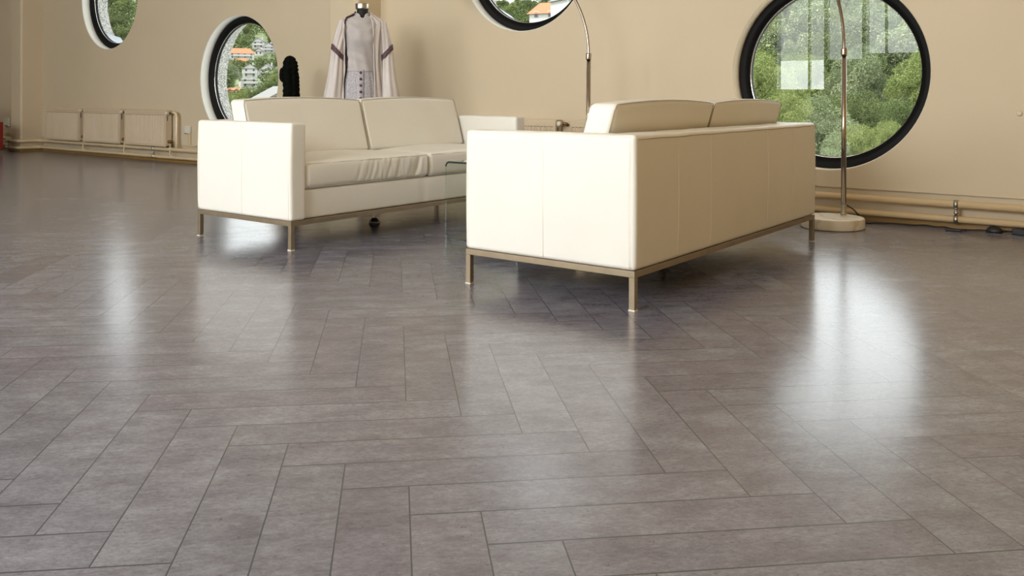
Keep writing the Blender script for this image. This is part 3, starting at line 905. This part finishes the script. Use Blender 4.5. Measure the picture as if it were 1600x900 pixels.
# shawl : wraps the back and shoulders, open at the front
SH = interp([(0,.02,.70,.205,.14),(0,.015,.90,.175,.125),(0,.01,1.05,.160,.118),(0,.01,1.20,.162,.122),(0,.01,1.30,.174,.115),(0,.008,1.37,.184,.094),(0,.006,1.405,.172,.080),(0,.010,1.435,.125,.062),(0,.014,1.462,.076,.054),(0,.014,1.478,.066,.052)], 44)
def shf(i, q):
    return .007*math.sin(17*q+3*i) + .003*math.sin(31*q-5*i)
n = len(SH); v = []; f = []; seg = 110
for i, (cx, cy, z, a, b) in enumerate(SH):
    t_ = i/(n-1)
    # opening edges as x on the front side
    xr = .100 - .035*smoothstep(.0, 1, t_) ; xl = -.145 + .085*smoothstep(.62, 1, t_)
    aR = -math.acos(max(-1, min(1, xr/a))); aL = -math.acos(max(-1, min(1, xl/a))) + 2*PI
    for k in range(seg+1):
        q = aR + (aL-aR)*k/seg
        e = shf(t_, q)*(1 if t_ < .93 else .3)
        v.append((cx+(a+e)*math.cos(q), cy+(b+e)*math.sin(q), z))
for i in range(n-1):
    for k in range(seg): f.append((i*(seg+1)+k, i*(seg+1)+k+1, (i+1)*(seg+1)+k+1, (i+1)*(seg+1)+k))
m = MB(); m.add(v, f); sh = m.build('shawl', M['chiffon'], mq, True); sh.modifiers.new('thickness', 'SOLIDIFY').thickness = .003
m = MB()
for side in (0, seg): m.tube([v[i*(seg+1)+side] for i in range(n) if side == 0 or i > 12], .005 if side == 0 else .0065, 6)
m.build('lace_edge', M['chiffon'], sh, True)
m = MB(); m.tube([Vector(v[i*(seg+1)+seg])+Vector((.004,-.006,0)) for i in range(24, n-1)], .0065, 6); m.build('dark_lace_trim', M['dark_lace'], sh, True)
for sx in (-1, 1):
    up = interp([(sx*.158,.0,1.405,.030,.040),(sx*.168,0,1.33,.042,.052),(sx*.185,0,1.24,.046,.052),(sx*.198,-.005,1.15,.045,.050)], 18)
    m = MB(); loft(m, up, 40, lambda i, q: .004*math.sin(7*q+4*i)); m.build('upper_sleeve', M['chiffon'], sh, True)
    def tilt(i, q, sx=sx): return (.001*math.sin(9*q), .050*math.cos(q)*sx)
    cu = interp([(sx*.198,-.006,1.165,.048,.055),(sx*.200,-.008,1.15,.049,.056),(sx*.203,-.008,1.120,.050,.056)], 6)
    m = MB(); loft(m, cu, 40, tilt); o = m.build('lace_cuff', M['dark_lace'], sh, True); o.modifiers.new('thickness', 'SOLIDIFY').thickness = .002
    lo = interp([(sx*.199,-.005,1.165,.043,.049),(sx*.202,-.004,1.12,.046,.051),(sx*.206,0,1.05,.049,.056),(sx*.214,0,.93,.060,.070),(sx*.226,0,.80,.074,.085),(sx*.236,0,.62,.090,.10)], 24)
    m = MB(); loft(m, lo, 64, lambda i, q: .002+.006*(1-.2*i)*math.sin(8*q+2*i)*min(1, i*3+.2)); o = m.build('bell_sleeve', M['chiffon'], sh, True)
    o.modifiers.new('thickness', 'SOLIDIFY').thickness = .002
m = MB(); m.cyl((0,0,.02), (0,0,.76), .014, 16); m.build('stand_pole', M['steel'], mq, True)
m = MB(); m.lathe([(.17, 0), (.172, .006), (.165, .012), (.03, .022), (.018, .05), (.001, .05)], 40); m.build('stand_base', M['black_rubber'], mq, True)

# ================================================================ cactus
ct = thing('potted_cactus', 'dark ribbed column cactus with short side arms, behind the left sofa', 'cactus', (-6.61, 5.36, 0), YAW+.23)
def cactus_column(path, r, ribs, seed, taper_top=True):
    rr = random.Random(seed); P = smooth_path(path, 8); n = len(P); seg = ribs*6
    L_ = [0]
    for i in range(1, n): L_.append(L_[-1]+(P[i]-P[i-1]).length)
    v = []; f = []
    N = max(12, int(L_[-1]/.008))
    rows = []
    for i in range(N+1):
        s_ = L_[-1]*i/N; j = max(k for k in range(n) if L_[k] <= s_+1e-9); j = min(j, n-2)
        u = (s_-L_[j])/(L_[j+1]-L_[j]); p = P[j].lerp(P[j+1], u)
        e = L_[-1]-s_
        R_ = r*(1-.12*(s_/L_[-1]))*(math.sqrt(max(0, 1-(1-min(1, e/(r*1.3)))**2)) if taper_top else 1)
        for k in range(seg):
            q = 2*PI*k/seg
            rib = .5+.5*math.cos(ribs*q)
            bump = .5+.5*math.cos(s_*2*PI/.042 + ((k+3)//6)*2.2 + 1.5*math.sin(s_*31+(k//6)))
            rad = R_*(.76+.18*rib**1.5+.14*bump*rib)
            v.append((p.x+rad*math.cos(q), p.y+rad*math.sin(q), p.z))
    for i in range(N):
        for k in range(seg):
            k2 = (k+1) % seg; f.append((i*seg+k, i*seg+k2, (i+1)*seg+k2, (i+1)*seg+k))
    f.append(tuple(N*seg+k for k in range(seg)))
    mb = MB(); mb.add(v, f); return mb
cactus_column([(0,0,.26), (.004,0,.55), (.004,0,.85), (-.004,0,1.157)], .080, 7, 1).build('stem', M['cactus'], ct, True)
cactus_column([(-.04,-.01,.90), (-.068,-.014,.925), (-.078,-.014,.965), (-.072,-.014,1.045)], .024, 5, 2).build('side_arm', M['cactus'], ct, True)
cactus_column([(.035,-.012,.50), (.052,-.014,.62), (.050,-.014,.80), (.044,-.014,1.02)], .040, 6, 3).build('side_arm', M['cactus'], ct, True)
MB().lathe([(.12, 0), (.125, .005), (.155, .25), (.165, .255), (.165, .29), (.150, .29), (.148, .27)], 36, cap=False).build('pot', M['pot'], ct, True)
MB().lathe([(.148, .262), (.08, .268), (.001, .27)], 30, cap=False).build('soil', M['soil'], ct, True)

# ================================================================ outside : the hillside
def leafmat(name, a, b, c_):
    t = NT(name)
    g = t.node('ShaderNodeNewGeometry')
    n = t.noise(t.coord('Object'), 1.1, 3)
    f = t.math('ADD', t.math('MULTIPLY', g.outputs['Random Per Island'], .4), t.math('MULTIPLY', n, .6))
    oi = t.node('ShaderNodeObjectInfo')
    col = t.ramp(f, [(.12, a), (.5, b), (.85, c_)])
    col = t.mix(t.math('MULTIPLY', oi.outputs['Random'], .45), col, t.mix(1.0, col, lin(.80, .92, .78), 'MULTIPLY'))
    t.set(color=col, rough=.8, spec=.05)
    tr = t.node('ShaderNodeBsdfTranslucent'); t.link(col, tr.inputs[0])
    mx = t.node('ShaderNodeMixShader'); mx.inputs[0].default_value = .14
    t.link(t.p.outputs[0], mx.inputs[1]); t.link(tr.outputs[0], mx.inputs[2]); t.link(mx.outputs[0], t.n['Material Output'].inputs['Surface'])
    return t.mat
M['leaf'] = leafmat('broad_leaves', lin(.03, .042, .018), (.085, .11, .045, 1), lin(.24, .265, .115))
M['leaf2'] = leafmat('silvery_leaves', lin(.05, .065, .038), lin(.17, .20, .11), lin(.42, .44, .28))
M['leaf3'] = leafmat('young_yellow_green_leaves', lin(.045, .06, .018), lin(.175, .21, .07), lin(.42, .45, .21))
M['bark'] = simple('bark', lin(.10, .08, .06), .9, var=.2, scale=3)
M['meadow'] = simple('meadow_grass', lin(.10, .125, .05), .9, var=.5, scale=.03)
M['white_wall'] = simple('white_house_render', lin(.46, .45, .43), .8, var=.03)
M['tan_wall'] = simple('tan_house_render', lin(.30, .20, .13), .8, var=.04)
M['tiles'] = simple('orange_roof_tiles', lin(.34, .12, .055), .8, var=.12, scale=3)
M['slate'] = simple('grey_roof_sheets', lin(.13, .13, .125), .7, var=.08, scale=1)
M['house_glass'] = simple('dark_house_window', lin(.05, .06, .07), .2, var=.1)

def skyline(deg):
    return 5.85 + (.105*(37-deg) if deg < 37 else .05*(deg-37))
def stretch(deg):           # how far away the hill stands, seen from the room
    t_ = smoothstep(24, 34, deg); return 1.0 + 2.4*t_
def ground(deg, d):
    k = stretch(deg); u = d/k; S = skyline(deg); topd = 260*k
    crown = math.degrees(math.atan(6.5/topd))
    pts = [(20, -9), (45, -9), (75, .8-75*k*math.tan(math.radians(3.5/k**.5))), (150, .8+150*k*math.tan(math.radians(S*.38-.8))), (260, .8+topd*math.tan(math.radians(S-crown)))]
    if u <= 45: return -9
    for (a, za), (b, zb) in zip(pts[1:], pts[2:]):
        if u <= b: w_ = (u-a)/(b-a); return za+(zb-za)*w_
    return pts[-1][1] - (u-260)*.06*k
def pol(deg, d): a = math.radians(deg); return -d*math.sin(a), d*math.cos(a)
v = []; f = []; DG = [i*1.25-12 for i in range(85)]; RD = [20, 32, 45, 55, 65, 75, 95, 120, 150, 180, 215, 260, 300, 360, 430, 520, 600, 700, 780, 860, 900, 1100]
for dg in DG:
    for r in RD:
        x_, y_ = pol(dg, r); v.append((x_, y_, ground(dg, r)+ (1.2*noise.noise(Vector((x_*.02, y_*.02, 0))) if r > 60 else 0)))
n = len(RD)
for i in range(len(DG)-1):
    for j in range(n-1): f.append((i*n+j, (i+1)*n+j, (i+1)*n+j+1, i*n+j+1))
m = MB(); m.add(v, f); struct(m.build('hillside_ground', M['meadow'], smooth=True))

def crown_mesh(name, seed, nleaf, blobs, leaf, mat, R=1.0, H=1.25):
    rg = np.random.RandomState(seed)
    cen = []; rad = []
    for _ in range(blobs):
        d = rg.normal(size=3); d /= np.linalg.norm(d); rr = rg.uniform(.2, .80)
        cen.append(d*rr*np.array([R, R, H])); rad.append(rg.uniform(.16, .36))
    cen = np.array(cen); rad = np.array(rad)
    b = rg.choice(blobs, nleaf, p=rad**2/np.sum(rad**2))
    d = rg.normal(size=(nleaf, 3)); d /= np.linalg.norm(d, axis=1)[:, None]
    clump = 1+.16*np.sin(d[:, 0]*9+b)*np.sin(d[:, 1]*8+2*b)*np.sin(d[:, 2]*9)
    p = cen[b] + d*(rad[b]*clump*rg.uniform(.72, 1.03, nleaf)**.6)[:, None]
    nn = d*.7 + rg.normal(size=(nleaf, 3))*.6; nn /= np.linalg.norm(nn, axis=1)[:, None]
    t1 = np.cross(nn, rg.normal(size=(nleaf, 3))); t1 /= np.linalg.norm(t1, axis=1)[:, None]
    t2 = np.cross(nn, t1); s = leaf*rg.uniform(.6, 1.3, nleaf)[:, None]
    V = np.empty((nleaf, 4, 3)); V[:, 0] = p-t1*s; V[:, 1] = p+t2*s*.5; V[:, 2] = p+t1*s; V[:, 3] = p-t2*s*.5
    me = bpy.data.meshes.new(name)
    me.vertices.add(nleaf*4); me.vertices.foreach_set('co', V.ravel())
    me.loops.add(nleaf*4); me.loops.foreach_set('vertex_index', np.arange(nleaf*4, dtype=np.int32))
    me.polygons.add(nleaf); me.polygons.foreach_set('loop_start', np.arange(0, nleaf*4, 4, dtype=np.int32))
    me.polygons.foreach_set('loop_total', np.full(nleaf, 4, dtype=np.int32))
    me.update(calc_edges=True); me.materials.append(mat); return me
near_c = [crown_mesh('foliage', 3+i, 80000, 48, .016, M[k]) for i, k in enumerate(('leaf', 'leaf2', 'leaf3'))]
far_c = [crown_mesh('foliage', 20+i, 17000, 34, .030, M[k]) for i, k in enumerate(('leaf', 'leaf2', 'leaf3', 'leaf'))]
tr = MB(); tr.tube([(0,0,0), (.02,0,.5), (0,.02,1.1)], .06, 8, r1=.03)
for a in range(5): tr.tube([(0,0,.7+.05*a), (.25*math.cos(a*2.4), .25*math.sin(a*2.4), 1.1), (.45*math.cos(a*2.4), .45*math.sin(a*2.4), 1.4)], .025, 6, r1=.01)
trunk_o = tr.build('trunk', M['bark']); trunk_me = trunk_o.data; bpy.data.objects.remove(trunk_o)
def tree(deg, d, s, me, label, group=None, seed=0, top=None, squash=1.0):
    """s = crown radius; top = height of the crown's top above the room floor, else it stands 2.4 s tall"""
    rr = random.Random(seed); x_, y_ = pol(deg, d); g = ground(deg, d)-.3
    cz = s*1.3*squash if top is None else max(s*.6, top-g-s*1.12*squash)
    t = thing('tree', label, 'tree', (x_, y_, g), rr.uniform(0, 6.28), group)
    c = bpy.data.objects.new('foliage', me); C.objects.link(c); c.parent = t
    c.location = (0, 0, cz); c.scale = (s, s, s*squash)
    k = bpy.data.objects.new('trunk', trunk_me); C.objects.link(k); k.parent = t; k.scale = (s, s, cz/1.35)
    return t
def deg_of(px): return math.degrees(YAW) - math.degrees(math.atan((px-800)/FPX))
def elev_of(px, py): return math.degrees(math.atan((HORIZON+.0034*(px-800)-py)/FPX*math.cos(math.atan((px-800)/FPX))))
# trees close below the large window : (bearing, distance, crown radius, height of top, kind, label)
NEAR = [
 (deg_of(1226), 30, .95, elev_of(1226, 146), 2, 'bright yellow-green tree at lower left of the large window, just above the right sofa'),
 (deg_of(1287), 34, 1.5, elev_of(1287, 158), 1, 'pale silvery-green bushy tree left of the lamp pole in the large window'),
 (deg_of(1306), 26, .75, elev_of(1306, 212), 1, 'silvery shrub right behind the lamp pole, low in the large window'),
 (deg_of(1345), 27, .85, elev_of(1345, 200), 2, 'light green round bush at the bottom of the large window, right of the pole'),
 (deg_of(1390), 28, .70, elev_of(1390, 193), 2, 'bright green bush near the lower right rim of the large window'),
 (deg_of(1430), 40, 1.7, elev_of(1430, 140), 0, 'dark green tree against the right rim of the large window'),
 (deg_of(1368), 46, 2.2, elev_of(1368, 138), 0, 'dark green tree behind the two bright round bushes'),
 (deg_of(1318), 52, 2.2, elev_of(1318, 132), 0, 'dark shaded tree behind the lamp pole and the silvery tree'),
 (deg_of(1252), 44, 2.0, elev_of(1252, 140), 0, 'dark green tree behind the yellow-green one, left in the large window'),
 (deg_of(1188), 38, 1.9, elev_of(1188, 92), 2, 'sunny green tree at the far left rim of the large window'),
 (deg_of(1340), 70, 3.0, elev_of(1336, 80), 1, 'grey-green round tree halfway up, just right of the lamp collar'),
 (deg_of(1398), 74, 3.2, elev_of(1398, 98), 0, 'broad green tree halfway up the large window toward its right rim'),
 (deg_of(1440), 66, 2.6, elev_of(1440, 84), 2, 'light green tree beside the right rim, halfway up the large window'),
 (deg_of(1255), 72, 3.4, elev_of(1255, 92), 2, 'sunlit light green tree left of the lamp, halfway up the large window'),
]
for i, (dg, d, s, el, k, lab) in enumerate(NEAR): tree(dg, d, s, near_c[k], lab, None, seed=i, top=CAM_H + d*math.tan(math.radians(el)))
rr = random.Random(11); TREES = []
def sector(n, d0, d1, r0, r1, s0, s1, label, group, avoid=None, meshes=far_c, power=.7):
    c = 0; tries = 0
    while c < n and tries < 9000:
        tries += 1
        dg = rr.uniform(d0, d1); d = r0+(r1-r0)*rr.random()**power; s = rr.uniform(s0, s1)
        p = pol(dg, d)
        if any((p[0]-q[0])**2+(p[1]-q[1])**2 < (.8*(s+q[2]))**2 for q in TREES): continue
        if avoid and avoid(dg, d): continue
        TREES.append((p[0], p[1], s)); c += 1
        tree(dg, d, s, rr.choice(meshes), label, group, seed=tries)
sector(85, 11, 23, 82, 258, 3.2, 4.6, 'broadleaf tree in the dense wood climbing the hill behind the large window', 'wooded hillside behind the large window', power=.8)

# ---------------------------------------------------------------- houses on the far slope
def house(px_deg, d, elev, w, dep, h, label, wall='white_wall', roof='tiles', gable=True, rot=0.0, floors=2, name='house', roofh=.35, group=None):
    x_, y_ = pol(px_deg, d); z = CAM_H + d*math.tan(math.radians(elev))
    t = thing(name, label, 'house', (x_, y_, z), math.radians(px_deg)+rot, group)
    g = ground(px_deg, d)
    MB().box((-w/2, -dep/2, min(0, g-z-.5)), (w/2, dep/2, h)).build('walls', M[wall], t)
    m = MB(); o = .5; rh = w*roofh if gable else dep*roofh
    if gable:
        m.add([(-w/2-o, -dep/2-o, h-.1), (0, -dep/2-o, h+rh), (w/2+o, -dep/2-o, h-.1), (-w/2-o, dep/2+o, h-.1), (0, dep/2+o, h+rh), (w/2+o, dep/2+o, h-.1)], [(0,1,4,3), (1,2,5,4), (0,3,5,2)])
        m2 = MB(); m2.add([(-w/2, -dep/2, h-.1), (w/2, -dep/2, h-.1), (0, -dep/2, h+rh*.93)], [(0,1,2)]); m2.add([(-w/2, dep/2, h-.1), (w/2, dep/2, h-.1), (0, dep/2, h+rh*.93)], [(0,2,1)])
        m2.build('gable', M[wall], t)
    else:
        m.add([(-w/2-o, -dep/2-o, h-.1), (w/2+o, -dep/2-o, h-.1), (-w/2-o+dep*.25, 0, h+rh), (w/2+o-dep*.25, 0, h+rh), (-w/2-o, dep/2+o, h-.1), (w/2+o, dep/2+o, h-.1)], [(0,1,3,2), (2,3,5,4), (0,2,4), (1,5,3), (0,4,5,1)])
    ro = m.build('roof', M[roof], t); ro.modifiers.new('thickness', 'SOLIDIFY').thickness = .18
    nw = max(2, int(w/2.8))
    for fl in range(floors):
        for k in range(nw):
            x0 = -w/2 + w*(k+.5)/nw; z0 = h*(fl+.38)/floors
            fr_ = MB().box((x0-.55, -dep/2-.08, z0-.1), (x0+.55, -dep/2+.02, z0+1.25)).build('window_frame', M[wall], t)
            MB().box((x0-.42, -dep/2-.11, z0), (x0+.42, -dep/2-.02, z0+1.12)).build('pane', M['house_glass'], fr_)
    if floors > 1:
        b = MB().box((-w*.35, -dep/2-1.1, h/floors-.1), (w*.35, -dep/2, h/floors+.05)); b.box((-w*.35, -dep/2-1.1, h/floors), (w*.35, -dep/2-1.02, h/floors+.9)); b.build('balcony', M[wall], t)
    MB().box((w*.18, dep*.1, h), (w*.18+.6, dep*.1+.6, h+rh+.4)).build('chimney', M[wall], t)
    return t
V2 = 'houses seen through the oval-looking window left of the cactus'
def where(deg, elev):        # distance at which the slope shows at this elevation
    d = 60*stretch(deg)
    while d < 255*stretch(deg) and math.degrees(math.atan((ground(deg, d)-CAM_H)/d)) < elev: d += 2
    return d
HS = [ # px, base py, width px, wall height px, wall, roof, gable, roof height, label
 (376, 93, 30, 8, 'white_wall', 'tiles', False, .32, 'long white house with orange hipped roof, upper left in the window behind the left sofa'),
 (377, 103, 15, 6, 'tan_wall', 'tiles', False, .4, 'small tan house with orange roof, centre left in the window behind the left sofa'),
 (362, 104, 11, 4, 'white_wall', 'tiles', False, .4, 'small orange-roofed house beside the stone reveal of the window behind the left sofa'),
 (363, 120, 15, 9, 'white_wall', 'slate', True, .3, 'white gabled house at the left of the window behind the left sofa'),
 (390, 122, 18, 13, 'white_wall', 'slate', True, .36, 'tall white gabled house in the middle of the window behind the left sofa'),
 (388, 137, 21, 11, 'white_wall', 'slate', False, .10, 'white flat-roofed house below the tall gabled one in the window behind the left sofa'),
 (405, 76, 15, 9, 'white_wall', 'slate', True, .35, 'white gabled house highest on the slope in the window behind the left sofa'),
 (405, 87, 10, 6, 'white_wall', 'slate', True, .4, 'small white gabled house just below the highest one'),
 (419, 83, 15, 8, 'white_wall', 'slate', True, .4, 'white chalet-like house at upper right in the window behind the left sofa'),
 (418, 119, 22, 8, 'white_wall', 'slate', True, .4, 'broad white gabled house with grey roof, right in the window behind the left sofa'),
 (434, 120, 12, 10, 'white_wall', 'slate', True, .4, 'white house cut by the right rim of the window behind the left sofa'),
 (367, 152, 18, 10, 'tan_wall', 'tiles', False, .2, 'low tan house at bottom left in the window behind the left sofa'),
]
placed_h = []
for px, py, pw, ph, wall, roof, gable, rh, lab in HS:
    dg = deg_of(px); d = where(dg, elev_of(px, py)); q = d/FPX
    pw, ph = pw*1.2, ph*1.1
    house(dg, d, elev_of(px, py), pw*q, pw*q*.7, ph*q, lab, wall, roof, gable, rot=random.Random(px).uniform(-.3, .3), floors=2 if ph > 7 else 1, roofh=rh)
    placed_h.append((dg, d, pw*q))
house(deg_of(440), 120, elev_of(440, 168), 6.0, 8, 1.0, 'wide grey sheet-metal roof at the bottom right of the window behind the left sofa', 'white_wall', 'slate', True, .25, 1, roofh=.30)
house(deg_of(858), 190, elev_of(856, 32), 6.5, 6, 1.3, 'house with a bright orange roof seen in the upper middle window', 'white_wall', 'tiles', False, -.45, 1, roofh=.42)
house(deg_of(888), 170, elev_of(884, 14), 4, 7, 1.6, 'grey-roofed house at the right rim of the upper middle window', 'white_wall', 'slate', True, .5, 1, roofh=.4)
hd = placed_h + [(deg_of(858), 190, 7), (deg_of(888), 170, 6), (deg_of(424), 120, 8)]
def clear(dg, d):
    for a, r, w_ in hd:
        if abs(dg-a)*math.pi/180*d < w_*.5+3.5 and r-w_*.6-38 < d < r+w_*.6+4: return True
    return False
sector(75, 50.5, 56.5, 170, 880, 3.2, 4.8, 'tree among the houses on the far slope behind the left sofa', 'trees between the far houses', clear, power=.8)
sector(55, 32, 42, 300, 890, 4.5, 6.5, 'tree on the wooded ridge seen in the upper middle window', 'trees on the ridge in the upper middle window', clear, power=.6)
def meadow(dg, d): return 330 < d < 420
sector(70, 60, 67, 220, 880, 4.5, 6.5, 'tree on the wooded slope seen in the far left upper window', 'trees on the slope in the far left window', meadow, power=.8)

# undergrowth and the countless further trees of the woods, as one mass of foliage
rg = np.random.RandomState(5)
def forest(n, specs):
    nl = 420; P4 = []
    d = rg.normal(size=(nl, 3)); d /= np.linalg.norm(d, axis=1)[:, None]
    for (d0, d1, r0, r1, cnt, s0, s1, avoid) in specs:
        k = 0; tries = 0
        while k < cnt and tries < cnt*8:
            tries += 1
            dg = rg.uniform(d0, d1); r = r0+(r1-r0)*rg.rand()**.75
            if avoid and avoid(dg, r): continue
            k += 1; sc = rg.uniform(s0, s1); x_, y_ = pol(dg, r); z_ = ground(dg, r) + sc*.75
            dd = rg.normal(size=(nl, 3)); dd /= np.linalg.norm(dd, axis=1)[:, None]
            lump = 1+.22*np.sin(dd[:, 0]*5+k)*np.sin(dd[:, 1]*6+k*2)+.12*np.sin(dd[:, 2]*9+k)
            p = dd*lump[:, None]*rg.uniform(.8, 1.02, nl)[:, None]*sc*np.array([1, 1, 1.15]) + np.array([x_, y_, z_])
            nn = dd*.8+rg.normal(size=(nl, 3))*.5; nn /= np.linalg.norm(nn, axis=1)[:, None]
            t1 = np.cross(nn, rg.normal(size=(nl, 3))); t1 /= np.linalg.norm(t1, axis=1)[:, None]; t2 = np.cross(nn, t1)
            q = sc*rg.uniform(.08, .17, nl)[:, None]
            P4.append(np.stack([p-t1*q, p+t2*q*.6, p+t1*q, p-t2*q*.6], 1))
    V = np.concatenate(P4).reshape(-1, 3); nf = len(V)//4
    me = bpy.data.meshes.new('forest')
    me.vertices.add(nf*4); me.vertices.foreach_set('co', V.ravel())
    me.loops.add(nf*4); me.loops.foreach_set('vertex_index', np.arange(nf*4, dtype=np.int32))
    me.polygons.add(nf); me.polygons.foreach_set('loop_start', np.arange(0, nf*4, 4, dtype=np.int32))
    me.polygons.foreach_set('loop_total', np.full(nf, 4, dtype=np.int32))
    me.update(calc_edges=True); me.materials.append(M['leaf'])
    o = bpy.data.objects.new('woodland', me); C.objects.link(o); o['kind'] = 'stuff'
    return tag(o, 'dense green woodland undergrowth covering the slopes outside the round windows', 'woodland')
forest(0, [(10, 24, 60, 262, 420, 1.6, 3.0, None), (31, 43, 200, 900, 420, 3.5, 5.5, clear), (31, 43, 800, 884, 260, 3.5, 5.0, None), (50, 57.5, 170, 900, 420, 2.5, 4.0, clear), (59.5, 68, 200, 900, 420, 3.5, 5.5, meadow),
    (-8, 10, 45, 255, 260, 2.5, 4.0, None), (24, 31, 60, 300, 200, 2.5, 4.0, None), (43, 50, 150, 880, 260, 4.0, 6.0, None), (68, 78, 150, 900, 260, 4.5, 7.0, None)])
